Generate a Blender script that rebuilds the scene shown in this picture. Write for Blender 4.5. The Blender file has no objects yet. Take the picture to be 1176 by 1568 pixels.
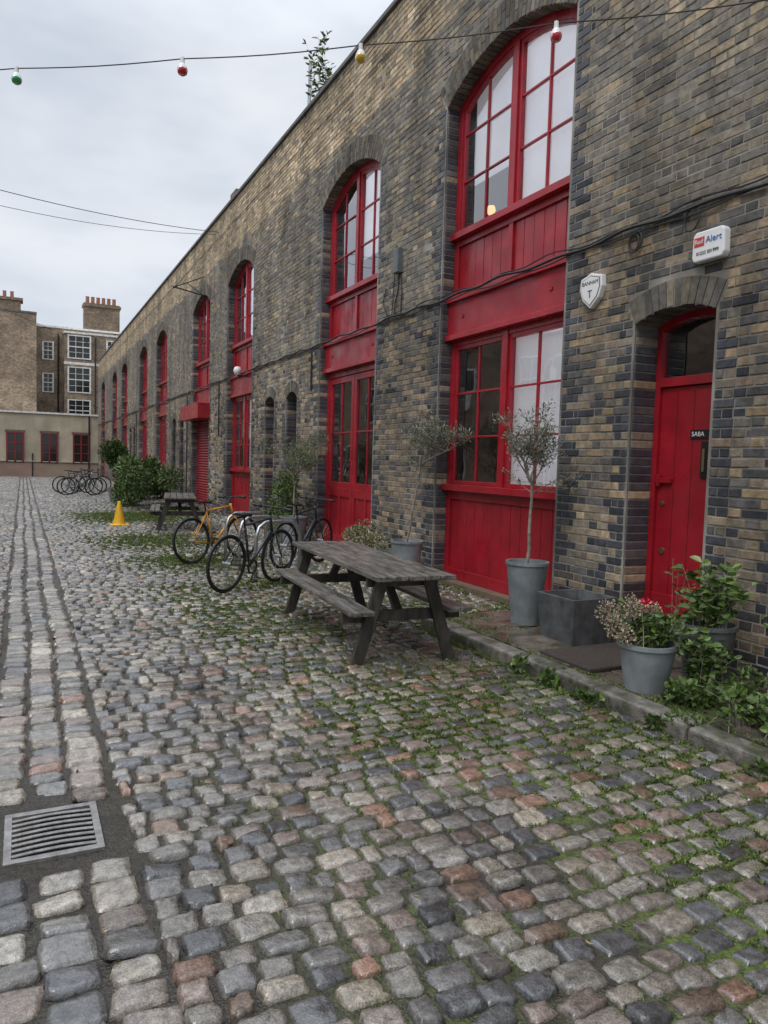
import bpy, math, random
import numpy as np
from mathutils import Vector, Matrix, noise as mnoise
random.seed(7); rng=np.random.default_rng(7)
W=4.8
scene=bpy.context.scene
# ---------------------------------------------------------------- materials
def newmat(name):
    m=bpy.data.materials.new(name); m.use_nodes=True
    nt=m.node_tree; b=nt.nodes["Principled BSDF"]
    return m,nt,b
def N(nt,t,**kw):
    n=nt.nodes.new(t)
    for k,v in kw.items(): setattr(n,k,v)
    return n
def noise(nt,src,scale,detail=3,rough=.55):
    n=N(nt,'ShaderNodeTexNoise'); n.inputs['Scale'].default_value=scale; n.inputs['Detail'].default_value=detail; n.inputs['Roughness'].default_value=rough
    nt.links.new(src,n.inputs['Vector']); return n.outputs[0]
def mrange(nt,src,a,b_,c,d):
    r=N(nt,'ShaderNodeMapRange')
    for k,v in zip(('From Min','From Max','To Min','To Max'),(a,b_,c,d)): r.inputs[k].default_value=v
    nt.links.new(src,r.inputs[0]); return r.outputs[0]
def mul(nt,a,b_):
    mx=N(nt,'ShaderNodeMix',data_type='RGBA',blend_type='MULTIPLY'); mx.inputs[0].default_value=1
    nt.links.new(a,mx.inputs[6]); nt.links.new(b_,mx.inputs[7]); return mx.outputs[2]
def mat(name,col,rough=.6,metal=0,var=.25,scale=6,bump=.15,bscale=60,attr=False,col2=None,stretch=None,rvar=.0,bdist=.005,spec=.5,grime=0,bdetail=2):
    m,nt,b=newmat(name); L=nt.links.new
    tc=N(nt,'ShaderNodeTexCoord'); src=tc.outputs['Object']
    if stretch:
        mp=N(nt,'ShaderNodeMapping'); mp.inputs['Scale'].default_value=stretch
        L(src,mp.inputs[0]); src=mp.outputs[0]
    v=mrange(nt,noise(nt,src,scale,3,.6),.3,.7,1-var,1+var)
    if attr: a=N(nt,'ShaderNodeVertexColor'); a.layer_name='Col'; base=a.outputs[0]
    elif col2:
        cr=N(nt,'ShaderNodeValToRGB'); cr.color_ramp.elements[0].position=.42; cr.color_ramp.elements[1].position=.6
        cr.color_ramp.elements[0].color=(*col,1); cr.color_ramp.elements[1].color=(*col2,1)
        L(noise(nt,src,scale*.35,2),cr.inputs[0]); base=cr.outputs[0]
    else:
        rg=N(nt,'ShaderNodeRGB'); rg.outputs[0].default_value=(*col,1); base=rg.outputs[0]
    c=mul(nt,base,v)
    if grime:
        mp=N(nt,'ShaderNodeMapping'); mp.inputs['Scale'].default_value=(1,1,.28); L(tc.outputs['Object'],mp.inputs[0])
        c=mul(nt,c,mrange(nt,noise(nt,mp.outputs[0],1.5,4,.65),.32,.68,1-grime,1+grime*.55))
    L(c,b.inputs['Base Color'])
    b.inputs['Metallic'].default_value=metal; b.inputs['Specular IOR Level'].default_value=spec
    if rvar: L(mrange(nt,noise(nt,tc.outputs['Object'],scale*.6,1),.3,.7,max(.05,rough-rvar),min(1,rough+rvar)),b.inputs['Roughness'])
    else: b.inputs['Roughness'].default_value=rough
    if bump:
        bp=N(nt,'ShaderNodeBump'); bp.inputs['Strength'].default_value=bump; bp.inputs['Distance'].default_value=bdist
        L(noise(nt,src,bscale,bdetail,.6),bp.inputs['Height']); L(bp.outputs[0],b.inputs['Normal'])
    return m
M={}
M['brick']=mat('stock_brick',(1,1,1),.85,attr=True,var=.34,scale=16,bump=.8,bscale=90,bdist=.006,spec=.3,grime=.42)
M['blue']=mat('blue_engineering_brick',(1,1,1),.42,attr=True,var=.3,scale=18,bump=.6,bscale=60,bdist=.004,grime=.25)
M['mortar']=mat('mortar',(.32,.295,.255),.95,col2=(.18,.165,.14),var=.3,scale=3,bump=.6,bscale=120,grime=.4)
M['red']=mat('red_paint',(.36,.011,.022),.34,var=.14,scale=5,bump=.25,bscale=25,rvar=.12,bdist=.002,col2=(.29,.010,.018),grime=.22)
M['kerb']=mat('granite_kerb',(.17,.155,.135),.45,col2=(.075,.076,.052),var=.45,scale=16,bump=.9,bscale=60,bdist=.008)
M['slab']=mat('paving_slab',(.13,.105,.085),.34,col2=(.06,.055,.04),var=.4,scale=9,bump=.7,bscale=50,rvar=.18)
M['wood']=mat('weathered_wood',(.155,.142,.125),.36,col2=(.075,.067,.057),var=.55,scale=9,bump=.8,bscale=30,stretch=(6,.6,6),rvar=.16)
M['wood2']=mat('dark_weathered_wood',(.058,.049,.040),.5,col2=(.032,.029,.023),var=.4,scale=8,bump=.6,bscale=30,stretch=(4,4,1))
M['black']=mat('black_rubber',(.012,.012,.013),.5,bump=0)
M['cable']=mat('cable_black',(.015,.015,.017),.6,bump=0)
M['steel']=mat('galvanised_steel',(.42,.43,.44),.35,metal=.8,bump=.1)
M['iron']=mat('cast_iron',(.30,.29,.28),.3,metal=.6,var=.35,scale=20,bump=.4,bscale=120)
M['zinc']=mat('zinc_planter',(.21,.235,.245),.42,var=.2,scale=7,bump=.12,rvar=.1,col2=(.16,.175,.18),grime=.3)
M['zinc2']=mat('dark_lead_planter',(.085,.088,.09),.5,var=.4,scale=9,bump=.5,grime=.3)
M['white']=mat('white_plastic',(.74,.74,.72),.4,var=.04,bump=0,grime=.08)
M['grey']=mat('grey_plastic',(.13,.14,.15),.5,bump=.1)
M['cream']=mat('cream_render',(.46,.40,.30),.85,col2=(.38,.33,.245),var=.12,scale=1.2,bump=.2,grime=.15)
M['creamlow']=mat('render_plinth',(.28,.19,.15),.85,col2=(.33,.26,.20),var=.15,scale=1.2,bump=.2)
M['ground']=mat('ground_asphalt',(.06,.058,.055),.8,var=.3,scale=1,bump=.3)
M['leaf']=mat('leaves',(1,1,1),.45,attr=True,var=.2,scale=30,bump=0)
M['moss']=mat('moss_and_grass',(1,1,1),.7,attr=True,var=.3,scale=30,bump=0)
M['bark']=mat('bark',(.22,.19,.155),.8,var=.4,scale=20,bump=.8,bscale=60)
M['earth']=mat('potting_soil',(.03,.022,.016),.95,bump=1,bscale=50,bdist=.02)
M['yellowp']=mat('yellow_plastic',(.75,.42,.02),.4,var=.1,bump=0)
M['orangep']=mat('orange_frame',(.62,.26,.02),.3,bump=0,var=.05)
M['bikep']=mat('black_frame_paint',(.025,.032,.045),.3,bump=0)
M['bikeg']=mat('silver_frame_paint',(.35,.37,.39),.3,metal=.6,bump=0)
M['interior']=mat('interior_plaster',(.38,.34,.30),.9,var=.1,bump=0)
M['floor']=mat('interior_floor',(.14,.10,.07),.7,bump=0)
M['slate']=mat('slate_roof',(.07,.075,.085),.6,var=.3,scale=4,bump=.3)
M['coping']=mat('coping_stone',(.12,.115,.11),.8,var=.35,scale=4,bump=.5)
M['terracotta']=mat('terracotta',(.32,.13,.07),.8,bump=.2)
M['signred']=mat('sign_red',(.55,.03,.03),.4,bump=0,var=0)
M['signblue']=mat('sign_blue',(.02,.12,.42),.4,bump=0,var=0)
M['signblk']=mat('sign_black',(.012,.012,.012),.35,bump=0,var=0)
M['mat']=mat('doormat',(.045,.034,.028),.9,var=.4,scale=40,bump=1,bscale=150)
M['brass']=mat('brass',(.35,.30,.2),.35,metal=.9,bump=0)
M['sheet']=mat('white_frame_paint',(.65,.65,.62),.5,bump=0)
M['dred']=mat('dark_red_frame',(.20,.012,.018),.5,bump=0)
m=mat('emissive_window_blind',(.85,.85,.87),.8,var=.08,scale=2,bump=0); bb_=m.node_tree.nodes['Principled BSDF']; bb_.inputs['Emission Color'].default_value=(.93,.95,1,1); bb_.inputs['Emission Strength'].default_value=.26; M['blind']=m  # blind glows by itself: emission added to brighten the panes, no lamp behind
for nm,c in (('green',(.03,.35,.12)),('redb',(.6,.02,.04)),('yell',(.75,.5,.02)),('pink',(.7,.05,.08))):
    m=mat('bulb_glass_'+nm,c,.15,bump=0,var=.05); m.node_tree.nodes['Principled BSDF'].inputs['Transmission Weight'].default_value=.35; M[nm]=m
# wet granite setts
m,nt,b=newmat('wet_granite_setts'); L=nt.links.new
tc=N(nt,'ShaderNodeTexCoord'); O=tc.outputs['Object']; a=N(nt,'ShaderNodeVertexColor'); a.layer_name='Col'
c=mul(nt,a.outputs[0],mrange(nt,noise(nt,O,26,3,.75),.32,.68,.50,1.48))
c=mul(nt,c,mrange(nt,noise(nt,O,190,1,.7),.3,.7,.60,1.40))
big=noise(nt,O,.7,2)
c=mul(nt,c,mrange(nt,big,.35,.65,.70,1.10))
L(c,b.inputs['Base Color'])
L(mrange(nt,noise(nt,O,6,3,.7),.36,.64,.18,.48),b.inputs['Roughness']); b.inputs['Specular IOR Level'].default_value=.6
L(mrange(nt,noise(nt,O,3,2,.7),.36,.60,.25,1.0),b.inputs['Coat Weight']); b.inputs['Coat Roughness'].default_value=.10; b.inputs['Coat IOR'].default_value=1.5
bp=N(nt,'ShaderNodeBump'); bp.inputs['Strength'].default_value=.9; bp.inputs['Distance'].default_value=.006; hgt=noise(nt,O,46,3,.65); L(hgt,bp.inputs['Height']); L(bp.outputs[0],b.inputs['Normal'])
bp2=N(nt,'ShaderNodeBump'); bp2.inputs['Strength'].default_value=.4; bp2.inputs['Distance'].default_value=.003; L(hgt,bp2.inputs['Height']); L(bp2.outputs[0],b.inputs['Coat Normal'])
M['cobble']=m
# joint soil with moss growing toward the building
m,nt,b=newmat('joint_soil'); L=nt.links.new
tc=N(nt,'ShaderNodeTexCoord'); O=tc.outputs['Object']; sp=N(nt,'ShaderNodeSeparateXYZ'); L(O,sp.inputs[0])
gx=mrange(nt,sp.outputs[0],.5,2.2,.05,1); nn=mrange(nt,noise(nt,O,1.4,4,.65),.40,.55,0,1)
ml=N(nt,'ShaderNodeMath',operation='MULTIPLY'); L(gx,ml.inputs[0]); L(nn,ml.inputs[1])
mx=N(nt,'ShaderNodeMix',data_type='RGBA'); mx.inputs[6].default_value=(.036,.029,.023,1); mx.inputs[7].default_value=(.085,.12,.022,1); L(ml.outputs[0],mx.inputs[0])
L(mul(nt,mx.outputs[2],mrange(nt,noise(nt,O,45,2,.7),.3,.7,.45,1.55)),b.inputs['Base Color']); L(mrange(nt,noise(nt,O,3,2),.4,.6,.28,.75),b.inputs['Roughness'])
bp=N(nt,'ShaderNodeBump'); bp.inputs['Strength'].default_value=1; bp.inputs['Distance'].default_value=.012; L(noise(nt,O,80,2,.6),bp.inputs['Height']); L(bp.outputs[0],b.inputs['Normal'])
M['soil']=m
def brickmat(name,c1,c2,mo):
    m,nt,b=newmat(name); L=nt.links.new
    tc=N(nt,'ShaderNodeTexCoord'); sp=N(nt,'ShaderNodeSeparateXYZ'); L(tc.outputs['Object'],sp.inputs[0])
    ad=N(nt,'ShaderNodeMath',operation='ADD'); L(sp.outputs[0],ad.inputs[0]); L(sp.outputs[1],ad.inputs[1])
    cb=N(nt,'ShaderNodeCombineXYZ'); L(ad.outputs[0],cb.inputs[0]); L(sp.outputs[2],cb.inputs[1])
    br=N(nt,'ShaderNodeTexBrick'); L(cb.outputs[0],br.inputs['Vector']); br.inputs['Scale'].default_value=1
    br.inputs['Brick Width'].default_value=.225; br.inputs['Row Height'].default_value=.075; br.inputs['Mortar Size'].default_value=.007
    br.inputs['Color1'].default_value=(*c1,1); br.inputs['Color2'].default_value=(*c2,1); br.inputs['Mortar'].default_value=(*mo,1)
    c=mul(nt,br.outputs[0],mrange(nt,noise(nt,tc.outputs['Object'],.8,4,.65),.3,.7,.55,1.4))
    c=mul(nt,c,mrange(nt,noise(nt,tc.outputs['Object'],6,3,.7),.3,.7,.6,1.4))
    L(c,b.inputs['Base Color']); b.inputs['Roughness'].default_value=.9
    return m
M['farbrick']=brickmat('far_brick_brown',(.24,.17,.11),(.14,.10,.07),(.19,.155,.12))
M['farbrick2']=brickmat('far_brick_yellow',(.31,.225,.15),(.18,.13,.09),(.24,.2,.16))
# glass
m,nt,b=newmat('window_glass'); nt.nodes.remove(b); L=nt.links.new
out=nt.nodes['Material Output']; tr=N(nt,'ShaderNodeBsdfTransparent'); tr.inputs[0].default_value=(.92,.93,.93,1)
gl=N(nt,'ShaderNodeBsdfGlossy'); gl.inputs['Roughness'].default_value=.02; gl.inputs[0].default_value=(.95,.95,1,1)
fr=N(nt,'ShaderNodeFresnel'); fr.inputs[0].default_value=1.5
ma=N(nt,'ShaderNodeMath',operation='MULTIPLY_ADD'); ma.inputs[1].default_value=2.0; ma.inputs[2].default_value=.12; ma.use_clamp=True
bp=N(nt,'ShaderNodeBump'); bp.inputs['Strength'].default_value=.25; bp.inputs['Distance'].default_value=.01
tc=N(nt,'ShaderNodeTexCoord'); L(noise(nt,tc.outputs['Object'],2.5,1),bp.inputs['Height']); L(bp.outputs[0],gl.inputs['Normal'])
mx=N(nt,'ShaderNodeMixShader'); L(fr.outputs[0],ma.inputs[0]); L(ma.outputs[0],mx.inputs[0]); L(tr.outputs[0],mx.inputs[1]); L(gl.outputs[0],mx.inputs[2]); L(mx.outputs[0],out.inputs[0])
M['glass']=m
m,nt,b=newmat('lamp_glow'); b.inputs['Base Color'].default_value=(.9,.6,.25,1); b.inputs['Emission Color'].default_value=(1,.6,.2,1); b.inputs['Emission Strength'].default_value=1.4; M['glow']=m
m,nt,b=newmat('wet_sump'); b.inputs['Base Color'].default_value=(.02,.02,.02,1); b.inputs['Roughness'].default_value=.08; M['sump']=m
m,nt,b=newmat('drain_pit'); b.inputs['Base Color'].default_value=(.008,.008,.008,1); b.inputs['Roughness'].default_value=.9; M['pit']=m

# ---------------------------------------------------------------- builders
def empty(name,loc=(0,0,0),rot=0):
    e=bpy.data.objects.new(name,None); e.empty_display_size=.2; scene.collection.objects.link(e); e.location=loc; e.rotation_euler=(0,0,rot); return e
def obj(name,verts,faces,material,parent=None,cols=None,smooth=False,bevel=0):
    me=bpy.data.meshes.new(name)
    if isinstance(verts,np.ndarray): verts=verts.tolist()
    if isinstance(faces,np.ndarray): faces=faces.tolist()
    me.from_pydata(verts,[],faces); me.materials.append(M[material] if isinstance(material,str) else material)
    if cols is not None:
        ca=me.color_attributes.new('Col','FLOAT_COLOR','POINT')
        c=np.ones((len(verts),4),dtype=np.float32); c[:,:3]=np.asarray(cols)[:,:3]; ca.data.foreach_set('color',c.ravel())
    if smooth: me.polygons.foreach_set('use_smooth',[True]*len(me.polygons))
    me.update(); o=bpy.data.objects.new(name,me); scene.collection.objects.link(o)
    if parent: o.parent=parent
    if bevel:
        bv=o.modifiers.new('bevel','BEVEL'); bv.width=bevel; bv.segments=2; bv.limit_method='ANGLE'
    return o
class MB:
    def __init__(s): s.v=[];s.f=[]
    def box(s,x0,x1,y0,y1,z0,z1):
        n=len(s.v); s.v+=[(x0,y0,z0),(x1,y0,z0),(x1,y1,z0),(x0,y1,z0),(x0,y0,z1),(x1,y0,z1),(x1,y1,z1),(x0,y1,z1)]
        s.f+=[(n,n+3,n+2,n+1),(n+4,n+5,n+6,n+7),(n,n+1,n+5,n+4),(n+1,n+2,n+6,n+5),(n+2,n+3,n+7,n+6),(n+3,n,n+4,n+7)]; return s
    def beam(s,p0,p1,w,h,up=(0,0,1)):
        p0=Vector(p0);p1=Vector(p1);d=(p1-p0).normalized();up=Vector(up)
        if abs(d.dot(up))>.98: up=Vector((0,1,0))
        r=d.cross(up).normalized();u=r.cross(d)
        n=len(s.v)
        for p in (p0,p1):
            for a,c in ((-1,-1),(1,-1),(1,1),(-1,1)): s.v.append(tuple(p+r*a*w/2+u*c*h/2))
        s.f+=[(n,n+1,n+2,n+3),(n+7,n+6,n+5,n+4)]+[(n+i,n+4+i,n+4+(i+1)%4,n+(i+1)%4) for i in range(4)]; return s
    def tube(s,pts,r,k=8,closed=False):
        pts=[Vector(p) for p in pts]; n0=len(s.v); m=len(pts)
        rs=r if hasattr(r,'__len__') else [r]*m
        ref=None
        for i,p in enumerate(pts):
            a=pts[(i-1)%m] if (i>0 or closed) else p; c=pts[(i+1)%m] if (i<m-1 or closed) else p
            d=(c-a).normalized()
            if ref is None: ref=Vector((0,0,1)) if abs(d.z)<.9 else Vector((1,0,0))
            rr=d.cross(ref)
            if rr.length<1e-4: rr=d.cross(Vector((1,.3,.2)))
            rr.normalize(); uu=rr.cross(d); ref=uu if abs(d.dot(uu))<.5 else ref
            for j in range(k):
                t=2*math.pi*j/k; s.v.append(tuple(p+(rr*math.cos(t)+uu*math.sin(t))*rs[i]))
        for i in range(m if closed else m-1):
            a=n0+i*k;c=n0+((i+1)%m)*k
            for j in range(k): s.f.append((a+j,a+(j+1)%k,c+(j+1)%k,c+j))
        if not closed:
            s.f.append(tuple(n0+j for j in range(k))[::-1]); s.f.append(tuple(n0+(m-1)*k+j for j in range(k)))
        return s
    def lathe(s,prof,c=(0,0,0),k=28):
        n=len(s.v)
        for r,z in prof:
            for j in range(k):
                t=2*math.pi*j/k; s.v.append((c[0]+r*math.cos(t),c[1]+r*math.sin(t),c[2]+z))
        for i in range(len(prof)-1):
            for j in range(k): s.f.append((n+i*k+j,n+i*k+(j+1)%k,n+(i+1)*k+(j+1)%k,n+(i+1)*k+j))
        return s
    def quad(s,*p):
        n=len(s.v); s.v+=[tuple(q) for q in p]; s.f.append(tuple(range(n,n+len(p)))); return s
    def prism(s,pts,x0,x1):
        n=len(s.v);k=len(pts)
        for x in (x0,x1): s.v+=[(x,y,z) for y,z in pts]
        s.f+=[tuple(range(n,n+k)),tuple(range(n+2*k-1,n+k-1,-1))]+[(n+i,n+k+i,n+k+(i+1)%k,n+(i+1)%k) for i in range(k)]; return s
    def out(s,name,material,parent=None,**k): return obj(name,s.v,s.f,material,parent,**k)

# ---------------------------------------------------------------- main brick building
B=empty('brick_mews_building')
BAYS=[(5.90,8.32,'window'),(10.26,12.63,'doors'),(17.0,19.36,'window'),(21.4,23.76,'shutter'),(28.4,30.8,'window'),(33.2,35.6,'doors'),(40.0,42.4,'window'),(44.6,47.0,'window'),(51.4,53.7,'window')]
ops=[]
for y0,y1,t in BAYS: ops.append(dict(y0=y0,y1=y1,z0=.10,zs=6.06,h=.36,ring=.33,dp=.26))
NARROW=[(4.09,4.93),(2.45,3.29),(13.8,14.45),(15.25,15.92),(25.1,25.75),(26.5,27.15),(36.9,37.5),(38.2,38.8)]
DX=.27
for i,(y0,y1) in enumerate(NARROW): ops.append(dict(y0=y0,y1=y1,z0=.28,zs=2.87 if i<2 else 2.84,h=.09 if i<2 else .13,ring=.215,dp=.32))
for o in ops:
    a=(o['y1']-o['y0'])/2; h=o['h']; o['a']=a; o['yc']=(o['y0']+o['y1'])/2; o['R']=(a*a+h*h)/(2*h); o['zc']=o['zs']+h-o['R']; o['al']=math.asin(a/o['R'])
def half(o,z,outer):
    if z<o['z0']: return 0
    if z<=o['zs']: return o['a']
    d=z-o['zc']; R=o['R']+(o['ring']+.01 if outer else 0)
    if d>=R: return 0
    w=math.sqrt(R*R-d*d)
    if outer: w=min(w,o['a']+.01+(z-o['zs'])*math.tan(o['al']))
    return w
def intervals(z0,z1,outer,jw=0,ya=-4,yb=56):
    cut=[]
    for o in ops:
        w=max(half(o,z0+.001,outer),half(o,z1-.001,outer))if outer else half(o,(z0+z1)/2,False)
        if w>0:
            e=jw if (z1<=o['zs']+.01) else 0
            cut.append((o['yc']-w-e,o['yc']+w+e))
    cut.sort(); res=[];c=ya
    for a,b_ in cut:
        if a>c: res.append((c,a))
        c=max(c,b_)
    if c<yb: res.append((c,yb))
    return res
TOP=8.1; BH=.075; NR=int(TOP/BH)
def squash(pal,mean,k):
    return [tuple(m_+(v-m_)*k for v,m_ in zip(c,mean)) for c in pal]
pal_dark=squash([(.225,.198,.16),(.25,.22,.172),(.175,.16,.138),(.28,.235,.175),(.135,.127,.118),(.22,.185,.145),(.31,.255,.18),(.19,.176,.155)],(.215,.19,.156),.85)
pal_low=squash([(.24,.195,.145),(.19,.16,.128),(.29,.225,.15),(.145,.133,.122),(.36,.265,.16),(.21,.175,.13),(.105,.102,.102),(.26,.195,.135)],(.215,.18,.14),.9)
pal_buff=[(.54,.415,.265),(.47,.36,.225),(.58,.46,.305),(.38,.30,.205),(.48,.355,.22),(.28,.23,.175),(.43,.335,.22)]
blue=[(.050,.053,.063),(.062,.064,.072),(.042,.045,.054),(.078,.073,.070),(.057,.059,.068)]
bv=[];bf=[];bc=[]
def addbrick(y0,y1,z0,z1,col):
    pr=random.gauss(.005,.002); x=W-pr; n=len(bv); i=.0045; j=lambda:random.uniform(-.003,.003)
    xb=W+.014
    bv.extend([(xb,y0,z0),(xb,y1,z0),(xb,y1,z1),(xb,y0,z1),(x+i,y0,z0),(x+i,y1,z0),(x+i,y1,z1),(x+i,y0,z1),
      (x+j()*.6,y0+i+j(),z0+i+j()),(x+j()*.6,y1-i+j(),z0+i+j()),(x+j()*.6,y1-i+j(),z1-i+j()),(x+j()*.6,y0+i+j(),z1-i+j())])
    bf.append((n+8,n+11,n+10,n+9))
    for r in (0,4):
        for k in range(4):
            a=n+r+k;b_=n+r+(k+1)%4; bf.append((a+4,b_+4,b_,a))
    bc.extend([col]*12)
openedges=[(o['y0'],o['zs']) for o in ops]+[(o['y1'],o['zs']) for o in ops]
def nearedge(y,z): return min([abs(y-e) for e,zs in openedges if z<zs]+[9])
for k in range(NR):
    z0=k*BH;z1=z0+BH-.012
    for (a,b_) in intervals(z0,z1,True,jw=.11 if k%2 else .22):
        off=(0 if k%2==0 else .168)+ (k*.013%.02)
        n=math.floor((a-off)/.3375)-1
        y=off+n*.3375
        while y<b_:
            for ln in (.215,.1025):
                p=max(y,a);q=min(y+ln,b_)
                if y<b_ and y+ln>a and q-p>.02:
                    q2=q if q<b_-.012 else b_
                    ym=(p+q)/2
                    nz=mnoise.noise((ym*.35,z0*.5,3.1)); nz2=mnoise.noise((ym*1.1,z0*1.3,9.1))
                    lim=6.85+.15*nz2+(.25 if ym<9 else 0)
                    up=z0>lim
                    if up: c=random.choice(pal_buff)
                    elif z0<3.62: c=random.choice(pal_low)
                    else: c=random.choice(pal_dark)
                    if not up and random.random()<.05+max(0,nz)*.3: c=random.choice(pal_buff); c=tuple(v*.72 for v in c)
                    dne=nearedge(ym,z0)
                    if dne<.28 and random.random()<(.42 if z0<3.6 else .15): c=random.choice(blue)
                    elif z0<3.5 and random.random()<.06: c=random.choice(blue)
                    elif z0<.9 and random.random()<.25: c=random.choice(blue)
                    f=random.uniform(.83,1.18)*(1+.32*nz)*(1+.26*nz2)
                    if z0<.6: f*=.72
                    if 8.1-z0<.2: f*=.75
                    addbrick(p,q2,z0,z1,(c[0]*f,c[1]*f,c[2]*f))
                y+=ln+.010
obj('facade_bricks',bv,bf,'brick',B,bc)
mb=MB()
z=0
while z<TOP:
    fine=any(o['zs']-.03<z<o['zs']+o['h']+.03 for o in ops); h=.025 if fine else .075
    for a,b_ in intervals(z,z+h,False): mb.quad((W+.0005,a,z),(W+.0005,a,z+h),(W+.0005,b_,z+h),(W+.0005,b_,z))
    z=round(z+h,4)
mb.out('mortar_bed','mortar',B)
jv=[];jf=[];jc=[]
def jamb(ye,s,z0,z1,L_,col,depth=.26):
    prof=[(W+.01,ye+s*L_),(W-.006,ye+s*(L_-.004))]
    r=.05
    for t in range(6):
        a=math.pi/2*t/5; prof.append((W-.006+r-r*math.cos(a),ye+s*(r-r*math.sin(a))))
    prof.append((W+depth,ye))
    n=len(jv);k=len(prof);jx=random.uniform(-.002,.002)
    for zz,ins in ((z0,.0),(z0+.005,1),(z1-.005,1),(z1,0)):
        for x,y in prof: jv.append((x+jx+(.004 if not ins else 0),y+(s*.004 if not ins else 0),zz))
    for r_ in range(3):
        for i in range(k-1):
            q=(n+r_*k+i,n+r_*k+i+1,n+(r_+1)*k+i+1,n+(r_+1)*k+i); jf.append(q if s<0 else q[::-1])
    jf.append(tuple(range(n,n+k))); jf.append(tuple(range(n+3*k,n+4*k)))
    jc.extend([col]*(4*k))
jm=MB()
for o in ops:
    for ye,s in ((o['y0'],-1),(o['y1'],1)):
        for k in range(NR):
            z0=k*BH
            if z0+.03<o['z0'] or z0+BH-.01>o['zs']+.01: continue
            c=random.choice(blue if random.random()<.82 else pal_low); f=random.uniform(.7,1.4)
            jamb(ye,s,z0,z0+BH-.010,(.11 if k%2 else .22)-.01,tuple(x*f for x in c),o['dp'])
        jm.quad((W+.01,ye+s*.006,o['z0']),(W+.01,ye+s*.006,o['zs']+.05),(W+o['dp']+.01,ye+s*.006,o['zs']+.05),(W+o['dp']+.01,ye+s*.006,o['z0']))
obj('bullnose_jambs',jv,jf,'blue',B,jc); jm.out('jamb_mortar','mortar',B)
vv=[];vf=[];vc=[]
for o in ops:
    n=max(8,int(2*o['al']*(o['R']+.1)/.078)); 
    for i in range(n):
        t0=-o['al']+2*o['al']*i/n; t1=-o['al']+2*o['al']*(i+1)/n; g=.005/o['R']
        t0+=g;t1-=g
        rg=o['ring']; segs=[(0,rg)] if rg<.25 else ([(0,.215),(.225,rg)] if i%2 else [(0,.105),(.115,rg)])
        for ra,rb in segs:
            m=len(vv);x0=W-random.uniform(.004,.010)
            for x in (x0,W+o['dp']):
                for t,r in ((t0,ra),(t1,ra),(t1,rb),(t0,rb)):
                    vv.append((x,o['yc']+(o['R']+r)*math.sin(t),o['zc']+(o['R']+r)*math.cos(t)))
            vf+=[(m,m+1,m+2,m+3),(m+7,m+6,m+5,m+4)]+[(m+q,m+4+q,m+4+(q+1)%4,m+(q+1)%4) for q in range(4)]
            c=random.choice(pal_dark);f=random.uniform(.5,.85); vc+=[tuple(x*f for x in c)]*8
obj('arch_voussoirs',vv,vf,'brick',B,vc)
cp=MB();y=-4
while y<56:
    l=min(.9,56-y); cp.box(W-.05,W+.36,y,y+l-.008,TOP+random.uniform(0,.006),TOP+.075); y+=l
cp.out('parapet_coping','coping',B,bevel=.008)
MB().quad((W+.3,-4,TOP-.1),(W+.3,56,TOP-.1),(W+5,56,TOP+1.2),(W+5,-4,TOP+1.2)).quad((W+5,-4,TOP+1.2),(W+5,56,TOP+1.2),(W+10,56,TOP-.1),(W+10,-4,TOP-.1)).out('roof','slate',B)
sh=MB();sh.quad((W+10,-4,0),(W+10,56,0),(W+10,56,TOP),(W+10,-4,TOP));sh.quad((W,56,0),(W,56,TOP+.07),(W+10,56,TOP),(W+10,56,0));sh.quad((W,-4,0),(W,-4,TOP+.07),(W+10,-4,TOP),(W+10,-4,0))
sh.out('gable_walls','farbrick',B)
it=MB();it.box(W+.3,W+9.9,-3.9,55.9,3.25,3.62);it.box(W+.3,W+9.9,-3.9,55.9,7.0,7.1)
it.quad((W+5,-3.9,0),(W+5,55.9,0),(W+5,55.9,7),(W+5,-3.9,7))
for y in (5.3,9.3,13.4,16.5,20.4,24.5,28,32,36.3,39.4,43.5,48.5,51,55): it.box(W+.42,W+5,y-.06,y+.06,0,7)
it.out('interior_walls','interior',B)
MB().box(W+.02,W+9.9,-3.9,55.9,-.1,.14).out('interior_floor','floor',B)
# infill joinery
XF=W+.17
red=MB();gls=MB();bl=MB();shut=MB()
def bx(y0,y1,z0,z1,x0=XF,x1=XF+.09,m=None): (m or red).box(x0,x1,y0,y1,z0,z1)
def boards(y0,y1,z0,z1,x):
    n=max(2,round((y1-y0)/.19)); w=(y1-y0)/n
    for i in range(n):
        a=y0+i*w+.003;b_=y0+(i+1)*w-.003
        jx=random.uniform(-.002,.002)
        red.prism([(a,z0),(b_,z0),(b_,z1),(a,z1)],x+jx,x+.02)
    bx(y0,y1,z0,z1,x+.012,x+.03)
def pane(y0,y1,z0,z1,z1b=None,x=XF+.045):
    if z1b is None:z1b=z1
    t=random.uniform(-.004,.004);u=random.uniform(-.004,.004)
    gls.quad((x+t,y0,z0),(x+t+u,y0,z1),(x-t+u,y1,z1b),(x-t,y1,z0))
def archz(o,y): 
    d=y-o['yc']; return o['zc']+math.sqrt(max(0,(o['R']-.085)**2-d*d))
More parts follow.
